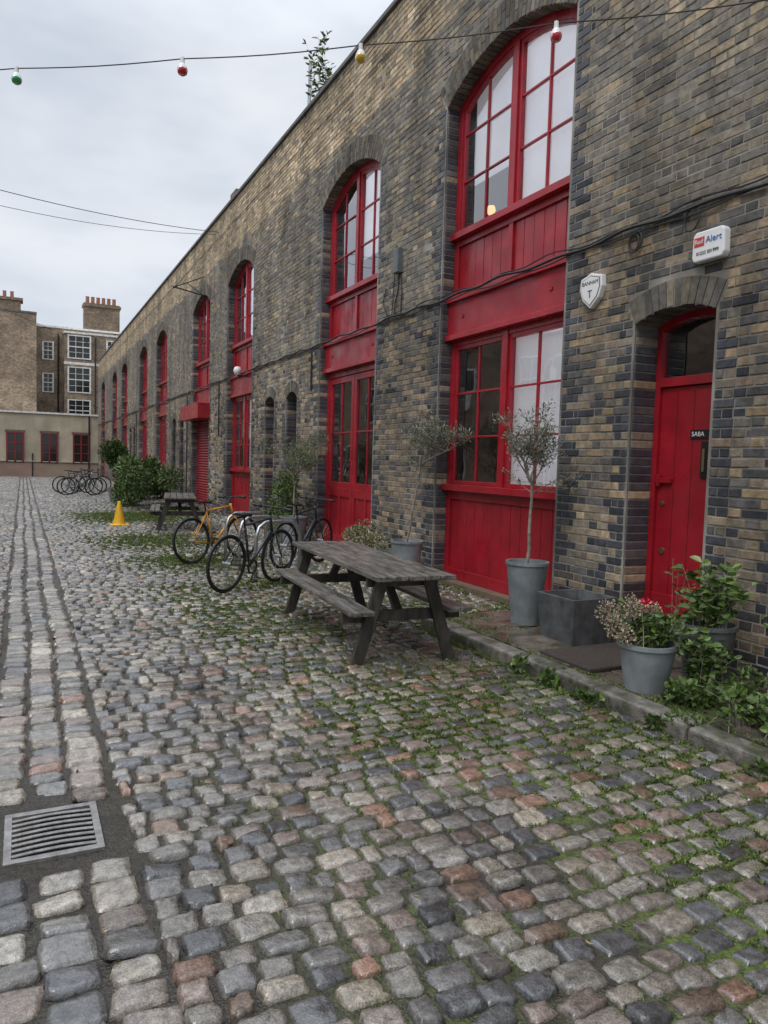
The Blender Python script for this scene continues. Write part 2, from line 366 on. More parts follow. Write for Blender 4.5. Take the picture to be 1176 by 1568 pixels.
def glaze(y0,y1,z0,z1,cols,rows,o=None,fr=.05):
    f=XF+.012
    top=(lambda y:min(archz(o,y),z1)) if o else (lambda y:z1)
    bx(y0,y1,z0,z0+fr,f,f+.06)
    for a in (y0,y1-fr): red.prism([(a,z0+fr),(a+fr,z0+fr),(a+fr,top(a+fr)),(a,top(a))],f+.001,f+.059)
    if not o: bx(y0+fr,y1-fr,z1-fr,z1,f,f+.06)
    else:
        K=8
        for i in range(K):
            a=y0+fr+(y1-y0-2*fr)*i/K;b_=y0+fr+(y1-y0-2*fr)*(i+1)/K
            red.prism([(a,top(a)-fr),(b_,top(b_)-fr),(b_,top(b_)+.01),(a,top(a)+.01)],f+.002,f+.058)
    ia,ib=y0+fr,y1-fr;cw=(ib-ia)/cols
    zt=z1-fr
    for c in range(1,cols): y=ia+cw*c; bx(y-.012,y+.012,z0+fr,top(y)-fr,f+.01,f+.045)
    rh=(zt-z0-fr)/rows
    for r in range(1,rows): zz=z0+fr+rh*r; bx(ia,ib,zz-.012,zz+.012,f+.012,f+.043)
    for c in range(cols):
        for r in range(rows):
            za=z0+fr+rh*r;zb=za+rh
            a=ia+cw*c;b_=a+cw
            if r==rows-1: pane(a,b_,za,top(a)-.01,top(b_)-.01)
            else: pane(a,b_,za,zb)
for bi,(y0,y1,kind) in enumerate(BAYS):
    o=ops[bi]; ym=(y0+y1)/2
    for a,b_ in ((y0+.003,y0+.095),(y1-.095,y1-.003)): bx(a,b_,.14,6.05)
    K=20
    for i in range(K):
        t0=-o['al']+2*o['al']*i/K;t1=-o['al']+2*o['al']*(i+1)/K
        p=[(o['yc']+r*math.sin(t),o['zc']+r*math.cos(t)) for t,r in ((t0,o['R']-.09),(t1,o['R']-.09),(t1,o['R']+.004),(t0,o['R']+.004))]
        red.prism(p,XF-.002,XF+.092)
    a,b_=y0+.095,y1-.095
    red.prism([(ym-.05,4.5),(ym+.05,4.5),(ym+.05,archz(o,ym)+.01),(ym-.05,archz(o,ym)+.01)],XF-.012,XF+.09)
    glaze(a,ym-.05,4.52,o['zs']+o['h']-.08,2,3,o); glaze(ym+.05,b_,4.52,o['zs']+o['h']-.08,2,3,o)
    bx(y0+.004,y1-.004,4.44,4.52,XF-.075,XF+.1)
    bx(a,b_,4.36,4.44,XF+.004,XF+.085); bx(a,b_,3.72,3.80,XF+.004,XF+.085)
    bx(ym-.04,ym+.04,3.80,4.36,XF+.006,XF+.08)
    boards(a,ym-.04,3.80,4.36,XF+.035);boards(ym+.04,b_,3.80,4.36,XF+.035)
    bx(y0+.003,y1-.003,3.24,3.66,XF-.06,XF+.1); bx(y0+.003,y1-.003,3.655,3.72,XF-.10,XF+.1); bx(y0+.003,y1-.003,3.18,3.245,XF-.10,XF+.1)
    for q in (y0+.35,y1-.35): bx(q-.02,q+.02,3.43,3.47,XF-.075,XF-.05)
    if kind=='window':
        red.box(XF-.012,XF+.09,ym-.05,ym+.05,1.34,3.18)
        bx(a,b_,3.11,3.18)
        glaze(a,ym-.05,1.36,3.11,2,3);glaze(ym+.05,b_,1.36,3.11,2,3)
        bx(y0+.004,y1-.004,1.28,1.36,XF-.08,XF+.1)
        bx(a,b_,1.17,1.28,XF+.004,XF+.085); bx(a,b_,.14,.28,XF+.004,XF+.085)
        boards(a,b_,.28,1.17,XF+.03)
    elif kind=='doors':
        bx(a,b_,3.08,3.18)
        q=(b_-a)/2
        for e in (a,a+q):
            w0,w1=e+.008,e+q-.008
            glaze(w0+.0,w1,1.15,3.07,2,2,fr=.1)
            bx(w0,w1,.16,.32,XF+.012,XF+.072);bx(w0,w1,1.0,1.15,XF+.012,XF+.072)
            for g in (w0,w1-.1,(w0+w1)/2-.04): bx(g,g+.1 if g!=(w0+w1)/2-.04 else g+.08,.32,1.0,XF+.013,XF+.071)
            boards(w0+.1,w1-.1,.32,1.0,XF+.035)
    else:
        z=.16
        while z<2.75:
            shut.prism([(a,z),(b_,z),(b_,z+.07),(a,z+.07)],XF+.03,XF+.05)
            shut.quad((XF+.03,a,z+.07),(XF+.03,b_,z+.07),(XF+.012,b_,z+.035),(XF+.012,a,z+.035))
            shut.quad((XF+.012,a,z+.035),(XF+.012,b_,z+.035),(XF+.03,b_,z),(XF+.03,a,z)); z+=.078
        bx(y0-.1,y1+.1,2.74,3.17,W-.34,XF+.1)
red.out('red_timber_joinery','red',B,bevel=.004); 
MSH=mat('shutter_red',(.27,.02,.025),.5,var=.1,bump=0); shut.out('roller_shutter',MSH,B)
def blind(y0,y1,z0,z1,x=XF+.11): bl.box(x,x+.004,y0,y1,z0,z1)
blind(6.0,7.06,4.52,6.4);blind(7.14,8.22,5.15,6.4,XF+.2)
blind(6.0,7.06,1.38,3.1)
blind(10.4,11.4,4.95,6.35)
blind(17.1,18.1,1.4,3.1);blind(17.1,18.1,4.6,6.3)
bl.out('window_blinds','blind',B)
lm=MB();lm.lathe([(.001,-.06),(.045,-.05),(.06,0),(.045,.05),(.001,.06)],(XF+.6,8.42,4.98),16);lm.out('pendant_lamp','glow',B,smooth=True)
MB().tube([(XF+.6,8.42,5.04),(XF+.6,8.42,7)],.006,6).out('pendant_flex','cable',B)
# narrow openings: doors
dr=MB();dk=MB();br=MB()
for i,(y0,y1) in enumerate(NARROW):
    o=ops[len(BAYS)+i]; x=W+DX; zb=.32; f=.055
    MB().box(W+.0,W+.6,y0+.004,y1-.004,.10,zb).out('door_step','coping',B,bevel=.01)
    K=8
    dr.box(x,x+.08,y0+.002,y0+f,zb,o['zs']);dr.box(x,x+.08,y1-f,y1-.002,zb,o['zs'])
    for k in range(K):
        t0=-o['al']+2*o['al']*k/K;t1=-o['al']+2*o['al']*(k+1)/K
        dr.prism([(o['yc']+r*math.sin(t),o['zc']+r*math.cos(t)) for t,r in ((t0,o['R']-.06),(t1,o['R']-.06),(t1,o['R']+.004),(t0,o['R']+.004))],x-.002,x+.082)
    dr.box(x-.004,x+.08,y0+f,y1-f,2.34,2.42)
    dr.box(x+.03,x+.07,y0+f+.004,y1-f-.004,zb+.01,2.335)
    gls.quad((x+.05,y0+f,2.42),(x+.05,y0+f,2.92),(x+.05,y1-f,2.92),(x+.05,y1-f,2.42))
    ly0,ly1=y0+f+.004,y1-f-.004
    if i<2:
        n=4;w=(ly1-ly0)/n
        for k in range(1,n): dk.box(x+.0285,x+.031,ly0+k*w-.002,ly0+k*w+.002,zb+.21,2.3)
        dr.box(x+.018,x+.031,ly0,ly1,zb+.01,zb+.2)
        yl=ly0+.22
        dk.box(x+.012,x+.031,yl-.035,yl+.035,1.56,1.86); br.box(x-.0,x+.014,yl-.012,yl+.012,1.61,1.80)
        dk.box(x+.02,x+.031,ly0+.08,ly0+.38,1.885,1.96)
        br.lathe([(.03,0),(.03,.01),(.001,.012)],(0,0,0),12)
        for q in range(len(br.v)-36,len(br.v)): 
            vx,vy,vz=br.v[q]; br.v[q]=(x+.03-vz,ly1-.09+vx,.9+vy)
        br.lathe([(.022,0),(.022,.01),(.001,.012)],(0,0,0),12)
        for q in range(len(br.v)-36,len(br.v)): 
            vx,vy,vz=br.v[q]; br.v[q]=(x+.03-vz,ly1-.07+vx,1.32+vy)
        dr.box(x-.005,x+.03,ly1-.17,ly1-.0,1.50,1.545); dr.box(x-.015,x+.03,ly1-.05,ly1-.02,1.47,1.575)
dr.out('red_doors','red',B,bevel=.004);dk.out('door_furniture','signblk',B);br.out('door_knobs','brass',B)
gls.out('window_panes','glass',B)
def text(s,loc,size,material,parent,ext=.001):
    c=bpy.data.curves.new('lettering','FONT');c.body=s;c.size=size;c.extrude=ext;c.align_x='CENTER';c.align_y='CENTER'
    o=bpy.data.objects.new('lettering',c);scene.collection.objects.link(o);c.materials.append(M[material])
    o.matrix_world=Matrix(((0,0,-1,loc[0]),(-1,0,0,loc[1]),(0,1,0,loc[2]),(0,0,0,1)))
    if parent:
        o.parent=parent; o.matrix_parent_inverse=parent.matrix_world.inverted()
    return o
text('SABA',(W+DX+.018,4.09+.059+.30,1.922),.055,'white',B)
MB().box(W+DX+.012,W+DX+.021,4.19,4.27,1.90,1.945).out('door_label_logo',mat('label_green',(.45,.6,.1),.5,bump=0),B)
A=empty('burglar_alarm_box')
a=MB();a.prism([(3.99,3.27),(4.01,3.235),(4.27,3.235),(4.29,3.27),(4.285,3.44),(4.26,3.465),(4.02,3.465),(3.995,3.44)],W-.075,W+.0)
a.out('housing','white',A,bevel=.012)
MB().prism([(4.175,3.35),(4.268,3.35),(4.268,3.42),(4.175,3.42)],W-.078,W-.07).out('red_label','signred',A)
text('Red',(W-.080,4.222,3.385),.05,'white',A); text('Alert',(W-.078,4.088,3.387),.07,'signblue',A); text('01233 501999',(W-.078,4.14,3.295),.036,'signblk',A)
A2=empty('shield_alarm_box')
sh=[(5.32,3.38),(5.40,3.40),(5.46,3.42),(5.52,3.40),(5.60,3.38),(5.61,3.28),(5.57,3.18),(5.46,3.09),(5.35,3.18),(5.31,3.28)]
MB().prism(sh,W-.06,W).out('shield','white',A2,bevel=.01)
MB().prism([(5.46+(y-5.46)*.84,3.26+(z-3.26)*.84) for y,z in sh],W-.063,W-.058).out('rim','signblk',A2)
MB().prism([(5.46+(y-5.46)*.80,3.26+(z-3.26)*.80) for y,z in sh],W-.066,W-.06).out('face','white',A2)
text('BANHAM',(W-.067,5.46,3.325),.052,'signblk',A2); text('T',(W-.067,5.46,3.22),.10,'signblk',A2)
C=empty('wall_cables')
def wig(y0,y1,z,x,n=60,a=.012,sd=0): return [(x+.004*math.sin(i*1.3+sd),y0+(y1-y0)*i/n,z+a*math.sin(i*.9+sd)+a*.8*math.sin(i*.37+sd*2)) for i in range(n+1)]
cm=MB();cm.tube(wig(2,56,3.69,W-.03,400,.014),.014,6);cm.tube(wig(2,56,3.655,W-.025,400,.012,2),.008,5);cm.tube(wig(2,9.6,3.72,W-.03,60,.02,4),.007,5)
cm.tube(wig(8.5,56,7.55,W-.02,160,.02,1),.006,5)
def loop(yc,zc,r): cm.tube([(W-.03+.004*math.sin(t),yc+r*math.cos(t)*.8,zc+r*math.sin(t)) for t in [2*math.pi*i/20 for i in range(20)]],.008,5,closed=True)
loop(4.95,3.58,.09);loop(4.97,3.57,.075);loop(4.35,3.60,.09)
cm.tube([(W-.02,9.5,4.3),(W-.02,9.52,4.05),(W-.02,9.6,3.9),(W-.02,9.62,3.7)],.008,5);cm.tube([(W-.02,9.45,4.3),(W-.02,9.4,4.0),(W-.02,9.42,3.7)],.008,5)
cm.tube([(W-.02,9.9,4.15),(W-.02,10.0,3.95),(W-.02,9.8,3.7)],.007,5)
cm.tube([(W-.02,9.55,4.62),(W-.02,9.6,4.7),(W-.02,9.7,3.7)],.006,5)
for y,z0 in ((12.95,2.9),(20.1,2.2),(24.4,.3),(36.3,.3)): cm.tube([(W-.03,y,z0),(W-.03,y,3.6)],.016,6)
cm.out('cables','cable',C)
MB().box(W-.09,W,9.42,9.58,4.28,4.62).out('junction_box','grey',C,bevel=.01)
SB=empty('iron_sign_bracket')
s=MB();s.tube([(W,22.2,6.35),(W-.9,22.2,6.5)],.02,6);s.tube([(W,22.2,6.9),(W-.85,22.2,6.5)],.015,6);s.tube([(W-.1,22.2,6.4),(W-.5,22.2,6.65)],.012,6);s.tube([(W-.85,22.0,6.5),(W-.85,22.4,6.5)],.02,6);s.out('bracket','cable',SB)
WL=empty('wall_lantern');MB().lathe([(.001,0),(.07,.02),(.10,.12),(.07,.2),(.001,.22)],(W-.12,17.85,3.62),16).out('globe','white',WL,smooth=True);MB().box(W-.12,W+.1,17.83,17.87,3.6,3.64).out('arm','cable',WL)
RP=empty('roof_vent_pipe');p=MB();p.tube([(W+.3,14.3,8.0),(W+.3,14.3,9.45)],.035,8);p.tube([(W+.35,14.5,8.0),(W+.35,14.5,9.0)],.02,6);p.tube([(W+.3,14.3,8.35),(W+.3,13.3,8.6)],.012,6);p.out('pipes','steel',RP)
CH=empty('roof_chimney');MB().box(W+.4,W+.8,20.3,20.9,8.0,8.9).out('stack','farbrick',CH)

# ---------------------------------------------------------------- ground
def gz(x,y):
    x=np.asarray(x,float);y=np.asarray(y,float)
    r=.012*np.sin(x*1.7+y*.6)+.009*np.sin(y*1.3-x*.8+1)+.007*np.sin(x*3.1+2)*np.sin(y*2.3)
    r=r-.028*np.exp(-((x-.1)/.35)**2)
    far=np.clip((y-6.35)/.4,0,1); r=r+far*np.clip((x-3.5)/1.3,0,1)*.09
    return r
def sheet(name,x0,x1,y0,y1,st,dz,material,parent=None):
    xs=np.arange(x0,x1+1e-6,st);ys=np.arange(y0,y1+1e-6,st);X,Y=np.meshgrid(xs,ys,indexing='ij')
    d=dz if not callable(dz) else dz(X,Y)
    Z=gz(X,Y)+d
    V=np.stack([X,Y,Z],-1).reshape(-1,3);nx,ny=len(xs),len(ys)
    I=(np.arange(nx-1)[:,None]*ny+np.arange(ny-1)[None,:]).ravel()
    return obj(name,V,np.stack([I,I+ny,I+ny+1,I+1],-1),material,parent,smooth=True)
MB().quad((-300,-200,-.12),(300,-200,-.12),(300,400,-.12),(-300,400,-.12)).out('ground','ground')
CS=empty('cobbled_street')
def fill(X,Y): return -.016+.010*np.clip((X-.8)/1.5,0,1)*(.5+.5*np.sin(X*2.3+Y*1.1)*np.sin(Y*1.9-X))
sheet('joint_bed',-7.4,4.8,-3,60,.2,fill,'soil',CS)
def rows(x0,x1,y0,y1,py,wmin,wmax,skew=0):
    S=[];y=y0
    while y<y1:
        h=py*random.uniform(.80,1.20); x=x0+random.uniform(-.08,0)
        while x<x1:
            w=random.uniform(wmin,wmax) if random.random()<.82 else random.uniform(.085,.12); a=max(x,x0+random.uniform(-.008,.012));b_=min(x+w,x1)
            if b_-a>.05:
                xm=(a+b_)/2; wob=.034*math.sin(xm*1.4+y*.7)+.016*math.sin(xm*4+y*2)+skew*xm
                g=random.uniform(.004,.009)
                S.append((xm,y+h/2+wob+random.gauss(0,.004),(b_-a)/2-g,h/2-random.uniform(.004,.009),random.gauss(0,.045)))
            x+=w
        y+=h
    return S
def cols(x0,x1,n,y0,y1,lmin,lmax):
    S=[];w=(x1-x0)/n
    for c in range(n):
        y=y0+random.uniform(-.1,0)
        while y<y1:
            l=random.uniform(lmin,lmax);S.append((x0+w*(c+.5)+.014*math.sin(y*1.1)+random.gauss(0,.007),y+l/2,w/2-.003+random.uniform(-.010,.003),l/2-.006,random.gauss(0,.04)));y+=l
    return S
allS=rows(.405,3.50,-1,56,.114,.12,.19,skew=-.02)+rows(3.5,4.79,6.32,56,.114,.12,.19)+cols(-.15,.40,3,-1,56,.11,.19)+rows(-7.3,-.155,-1,56,.114,.12,.19)
allS=[s for s in allS if not(-.12<s[0]<.35 and 3.09<s[1]<3.68)]
palC=np.array([(.185,.168,.145),(.235,.213,.182),(.115,.115,.118),(.15,.142,.134),(.22,.188,.16),(.31,.265,.205),(.21,.163,.135),(.26,.155,.108),(.19,.13,.092),(.082,.081,.081),(.37,.33,.27),(.27,.235,.19)])
def pickcol(x,y):
    warm=np.clip((x-.6)/2.0,0,1)*np.clip((9-y)/4,0,1)
    p=np.array([2.2,2.0,1.3,1.8,1.3,1.0,1.1,.35+1.0*warm,.3+2.2*warm,1.0,.45,1.2]);p/=p.sum()
    c=palC[rng.choice(12,p=p)]
    return c*rng.uniform(.68,1.28)*(1-.14*warm)
def build(S,g,name,amp):
    S=np.array(S);n=len(S)
    u=np.linspace(-1,1,g);Sx,Tx=np.meshgrid(u,u,indexing='ij');s=Sx.ravel();t=Tx.ravel()
    border=np.maximum(np.abs(s),np.abs(t))
    hx=S[:,2][:,None];hy=S[:,3][:,None]
    f=lambda a:np.sign(a)*(np.abs(a)**.55)
    fs=f(s)[None];ft=f(t)[None]
    rc=rng.uniform(.05,.28,(n,1))
    corner=1-rc*(np.abs(fs)**5*np.abs(ft)**5)
    cxr=rng.normal(0,.07,(n,4));cyr=rng.normal(0,.10,(n,4))
    wts=np.stack([(1-fs)*(1-ft),(1+fs)*(1-ft),(1+fs)*(1+ft),(1-fs)*(1+ft)],0)[:,0]/4
    X=(fs*corner+cxr@wts)*hx;Y=(ft*corner+cyr@wts)*hy
    prof=(1-np.abs(fs)**5)*(1-np.abs(ft)**5)
    edge=(border>.999)
    dome=rng.uniform(.005,.015,(n,1))
    Z=np.where(edge,-.03,-.005+dome*prof)
    Z=Z+np.where(edge,0,1)[None]*rng.normal(0,amp,(n,g*g))
    X=X+rng.normal(0,.003,(n,g*g));Y=Y+rng.normal(0,.003,(n,g*g))
    tx=rng.normal(0,.06,(n,1));ty=rng.normal(0,.08,(n,1));off=rng.normal(.001,.0055,(n,1))
    Z=Z+X*tx+Y*ty+off
    c=np.cos(S[:,4])[:,None];sn=np.sin(S[:,4])[:,None]
    xx=S[:,0][:,None]+X*c-Y*sn;yy=S[:,1][:,None]+X*sn+Y*c
    zz=Z+gz(S[:,0],S[:,1])[:,None]
    V=np.stack([xx,yy,zz],-1).reshape(-1,3)
    I=(np.arange(g-1)[:,None]*g+np.arange(g-1)[None,:]).ravel()
    F=np.stack([I,I+g,I+g+1,I+1],-1)
    F=(F[None]+(np.arange(n)*g*g)[:,None,None]).reshape(-1,4)
    C=np.array([pickcol(a,b_) for a,b_ in S[:,:2]]);C=np.repeat(C,g*g,axis=0)
    em=np.tile(np.where(edge,.5,1),n)[:,None]
    return obj(name,V,F,'cobble',CS,C*em,smooth=True)
near=[s for s in allS if s[1]<7 and s[0]>-1.5];mid=[s for s in allS if not(s[1]<7 and s[0]>-1.5) and s[1]<18 and s[0]>-2]
rest=[s for s in allS if (s[1]>=18 or s[0]<=-2) and not(s[1]<7 and s[0]>-1.5)]
build(near,9,'setts_near',.0018);build(mid,6,'setts_mid',.0015);build(rest,4,'setts_far',.0008)
D=empty('drain_grate');zd=float(gz(.115,3.38))+.0
d=MB();x0,x1,y0,y1=-.075,.305,3.16,3.61
d.box(x0,x1,y0,y0+.035,zd-.05,zd);d.box(x0,x1,y1-.035,y1,zd-.05,zd);d.box(x0,x0+.03,y0+.035,y1-.035,zd-.05,zd-.001);d.box(x1-.03,x1,y0+.035,y1-.035,zd-.05,zd-.001)
nb=8
for i in range(nb):
    yy=y0+.045+(y1-y0-.09)*(i+.5)/nb
    pts=[(x0+.03+(x1-x0-.06)*j/8,yy+.016*math.sin(math.pi*j/8)-.008,zd-.004) for j in range(9)]
    for j in range(8): d.beam(pts[j],pts[j+1],.0185,.006)
d.out('frame_and_bars','iron',D,bevel=.001)
MB().quad((x0,y0,zd-.16),(x1,y0,zd-.16),(x1,y1,zd-.16),(x0,y1,zd-.16)).out('sump','pit',D)
pw=MB();e=.004;xa,xb,ya,yb=x0+.03-e,x1-.03+e,y0+.035-e,y1-.035+e
pw.quad((xa,ya,zd-.16),(xa,yb,zd-.16),(xa,yb,zd-.01),(xa,ya,zd-.01));pw.quad((xb,ya,zd-.16),(xb,yb,zd-.16),(xb,yb,zd-.01),(xb,ya,zd-.01));pw.quad((xa,ya,zd-.16),(xb,ya,zd-.16),(xb,ya,zd-.01),(xa,ya,zd-.01));pw.quad((xa,yb,zd-.16),(xb,yb,zd-.16),(xb,yb,zd-.01),(xa,yb,zd-.01))
pw.out('pit_walls','pit',D)
# the joint bed passes under the grate, so a near-black sheet just above it stands in for the pit's shade
MB().quad((x0+.02,y0+.03,zd-.0125),(x1-.02,y0+.03,zd-.0125),(x1-.02,y1-.03,zd-.0125),(x0+.02,y1-.03,zd-.0125)).out('dark_pit_sheet','pit',D)
K=empty('kerb_and_pavement')
kb=MB();y=-3.0
while y<6.3:
    l=min(random.uniform(.75,1.05),6.3-y);j=random.uniform(-.008,.008)
    kb.box(3.51+j,3.68+j,y,y+l-.015,-.1,.115+random.uniform(-.006,.006));y+=l
ko=kb.out('kerbstones','kerb',K);bvm=ko.modifiers.new('b','BEVEL');bvm.width=.026;bvm.segments=3
pv=MB()
sheet('pavement_bed',3.6,4.8,-3,6.2,.3,.080,'soil',K)
y=-3
while y<6.3:
    l=min(random.uniform(.3,.5),6.3-y);xx=3.695
    while xx<4.78:
        w=min(random.uniform(.25,.5),4.79-xx)
        if w>.05: pv.box(xx,xx+w-.016,y,y+l-.016,.02,.107+random.uniform(-.009,.009))
        xx+=w
    y+=l
po=pv.out('paving_slabs','slab',K,bevel=.01)
MB().box(3.74,4.55,4.12,4.72,.1,.135).out('door_mat','mat',None,bevel=.008)

# ---------------------------------------------------------------- vegetation
greens=np.array([(.07,.125,.025),(.10,.17,.035),(.05,.09,.022),(.135,.20,.05),(.085,.12,.035)])
mossg=np.array([(.085,.135,.024),(.12,.17,.032),(.06,.09,.02),(.15,.19,.045),(.09,.10,.035)])
olive=np.array([(.14,.16,.105),(.19,.21,.145),(.10,.12,.075),(.25,.27,.20),(.12,.135,.08),(.20,.13,.09)])
dry=np.array([(.36,.29,.20),(.28,.22,.15),(.42,.35,.26),(.14,.11,.07)])
def leafmesh(name,P,D,ln,wd,pal,parent,bend=.25,material='leaf'):
    n=len(P);P=np.asarray(P,float);D=np.asarray(D,float);D/=np.linalg.norm(D,axis=1,keepdims=True)+1e-9
    R=rng.normal(size=(n,3));S=np.cross(D,R);S/=np.linalg.norm(S,axis=1,keepdims=True)+1e-9;U=np.cross(S,D)
    l=(np.asarray(ln)*rng.uniform(.6,1.3,n))[:,None];w=(np.asarray(wd)*rng.uniform(.7,1.2,n))[:,None]
    v0=P;v1=P+D*l*.35+S*w*.5+U*w*bend;v2=P+D*l*.35-S*w*.5+U*w*bend;v3=P+D*l*.75+S*w*.38+U*w*bend*.6;v4=P+D*l*.75-S*w*.38+U*w*bend*.6;v5=P+D*l-U*l*.1;vm=P+D*l*.55
    V=np.stack([v0,v1,v2,v3,v4,v5,vm],1).reshape(-1,3)
    b_=(np.arange(n)*7)[:,None]
    F=np.concatenate([b_+np.array(f)[None] for f in ((0,1,6),(0,6,2),(1,3,6),(2,6,4),(3,5,6),(4,6,5))])
    C=pal[rng.integers(0,len(pal),n)]*rng.uniform(.65,1.35,(n,1));C=np.repeat(C,7,axis=0)
    return obj(name,V,F,material,parent,C)
def branchy(root,n,spread,ln,up=.5,r0=.012,depth=2,mbx=None,tips=None):
    for i in range(n):
        a=random.uniform(0,6.28);d=Vector((math.cos(a)*spread,math.sin(a)*spread,up+random.uniform(-.3,.4))).normalized()
        l=ln*random.uniform(.6,1.2);p=Vector(root);pts=[p.copy()]
        for k in range(4):
            d=(d+Vector((random.gauss(0,.18),random.gauss(0,.18),random.gauss(.03,.12)))).normalized();p=p+d*l/4;pts.append(p.copy())
            tips.append((p.copy(),d.copy()))
        mbx.tube(pts,[r0,r0*.8,r0*.6,r0*.45,r0*.25],5)
        if depth>1: 
            for q in (2,3,4): branchy(pts[q],2,spread,ln*.5,up,r0*.45,depth-1,mbx,tips)
def olive_tree(name,base,h_trunk,cr,lean=(0,0),leaves=2600,pal=olive,tr=.016,ln=.05,wd=.011,up=.75):
    T=empty(name);b_=MB();tips=[];p=Vector(base)
    pts=[p+Vector((lean[0]*i/5+.012*math.sin(i*2.1),lean[1]*i/5+.012*math.cos(i*1.7),h_trunk*i/5)) for i in range(6)]
    b_.tube(pts,[tr*1.25,tr*1.05,tr,tr*.95,tr*.85,tr*.8],7)
    branchy(pts[-1],7,.85,cr*1.35,up,tr*.6,3,b_,tips);branchy(pts[-2]+Vector((0,0,h_trunk*.1)),3,1,cr*1.0,.5,tr*.4,2,b_,tips)
    b_.out('trunk_and_limbs','bark',T)
    P=[];D=[]
    for i in range(leaves):
        q,d=random.choice(tips);P.append(tuple(q+Vector((random.gauss(0,.02),random.gauss(0,.02),random.gauss(0,.02)))));D.append(tuple(d*.5+Vector((random.gauss(0,.6),random.gauss(0,.6),random.gauss(.1,.6)))))
    leafmesh('foliage',P,D,ln,wd,pal,T);return T
def blob_leaves(name,blobs,n,ln,wd,pal,parent,upb=.3):
    P=[];D=[]
    tot=sum(b_[3] for b_ in blobs)
    for cx,cy,cz,r,*s in blobs:
        sz=s[0] if s else 1
        for i in range(int(n*r/tot)):
            v=Vector((random.gauss(0,1),random.gauss(0,1),random.gauss(0,1))).normalized();q=r*random.random()**.45
            P.append((cx+v.x*q,cy+v.y*q,max(.01,cz+v.z*q*sz)));D.append((v.x+random.gauss(0,.5),v.y+random.gauss(0,.5),v.z+upb+random.gauss(0,.5)))
    return leafmesh(name,P,D,ln,wd,pal,parent)
def pot(parent,c,rt,rb,h,material='zinc',k=32):
    m=MB();m.lathe([(.001,.0),(rb,0),(rb+(rt-rb)*.5,h*.5),(rt,h-.03),(rt+.012,h-.028),(rt+.012,h),(rt-.012,h),(rt-.02,h-.05)],c,k);o=m.out('pot_body',material,parent,smooth=True)
    e=o.modifiers.new('es','EDGE_SPLIT');e.split_angle=.6
    MB().lathe([(rt-.015,h-.045),(.001,h-.035)],c,k).out('soil','earth',parent)
def stems(parent,base,n,h0,h1,spread,lf,lw,pal,per=14,name='stems',sb=.05):
    st=MB();P=[];D=[]
    for i in range(n):
        a=random.uniform(0,6.28);p=Vector(base)+Vector((random.gauss(0,sb),random.gauss(0,sb),0));h=random.uniform(h0,h1);s_=random.uniform(.2,1)*spread
        pts=[p+Vector((math.cos(a)*s_*t*t,math.sin(a)*s_*t*t,h*t)) for t in (0,.25,.5,.75,1)]
        st.tube(pts,[.004,.0035,.003,.002,.0015],4)
        for q in range(per):
            t=random.uniform(.2,1);k=min(3,int(t*4));o_=pts[k].lerp(pts[k+1],t*4-k if t<1 else 1);b_=random.uniform(0,6.28)
            P.append(tuple(o_));D.append((math.cos(b_),math.sin(b_),random.uniform(-.2,.6)))
    st.out(name,'bark',parent);leafmesh('leaves',P,D,lf,lw,pal,parent)
g0=.105
PA=olive_tree('potted_olive_tree',(4.35,5.72,g0+.55),.78,.35,(.02,.0),1900);pot(PA,(4.35,5.72,g0),.195,.135,.60)
PB=olive_tree('potted_olive_tree',(4.35,8.2,.62),.95,.38,(.10,-.12),2400,tr=.014);pot(PB,(4.35,8.2,.06),.20,.14,.58)
PC=olive_tree('potted_olive_tree',(4.3,12.4,.6),.7,.42,(.0,.0),2800,pal=np.concatenate([olive,greens]));pot(PC,(4.3,12.4,.07),.24,.17,.55)
SQ=empty('square_planter');s=MB()
cx,cy=4.37,5.02;a,b_=.215,.245;h=.40;w=.022;n=0
ring=[(-1,-1),(1,-1),(1,1),(-1,1)]
for r,z in ((a,g0),(b_,g0+h),(b_-w,g0+h),(a-w,g0+.25)): s.v+=[(cx+i*r,cy+j*r,z) for i,j in ring]
for L_ in range(3):
    for i in range(4): s.f.append((n+L_*4+i,n+L_*4+(i+1)%4,n+L_*4+4+(i+1)%4,n+L_*4+4+i))
s.f.append((n+12,n+13,n+14,n+15))
s.out('planter_box','zinc2',SQ,bevel=.006);MB().quad((4.19,4.84,g0+.3),(4.55,4.84,g0+.3),(4.55,5.20,g0+.3),(4.19,5.20,g0+.3)).out('soil','earth',SQ)
F1=empty('round_flower_pot');pot(F1,(3.84,3.68,g0),.19,.14,.33)
stems(F1,(3.84,3.68,.40),26,.12,.30,.26,.06,.032,greens,10)
blob_leaves('greenery',[(3.95,3.6,.50,.14),(3.82,3.72,.46,.12)],260,.06,.035,greens,F1)
blob_leaves('dried_flower_heads',[(3.70,3.92,.60,.09),(3.83,3.84,.66,.08),(3.64,3.77,.54,.08),(3.93,3.74,.62,.07),(3.72,3.7,.66,.06),(3.62,3.66,.5,.06)],1100,.02,.015,dry,F1)
F2=empty('dark_flower_pot');pot(F2,(4.42,3.68,g0),.19,.15,.42,'zinc2')
stems(F2,(4.38,3.66,.48),26,.18,.50,.24,.085,.05,greens*1.2,12)
stems(F2,(4.2,3.5,.12),20,.2,.45,.2,.075,.045,greens*1.1,12)
stems(F2,(4.5,4.0,.12),5,.5,.85,.1,.06,.025,greens*.8,12)
blob_leaves('red_blooms',[(4.1,3.95,.62,.05)],50,.03,.025,np.array([(.5,.02,.05)]),F2)
IV=empty('ivy_undergrowth')
bl_=[]
for i in range(38):
    y=random.uniform(2.0,3.35);bl_.append((random.uniform(3.72,4.7),y,.12+random.uniform(0,.10),random.uniform(.07,.15),.6))
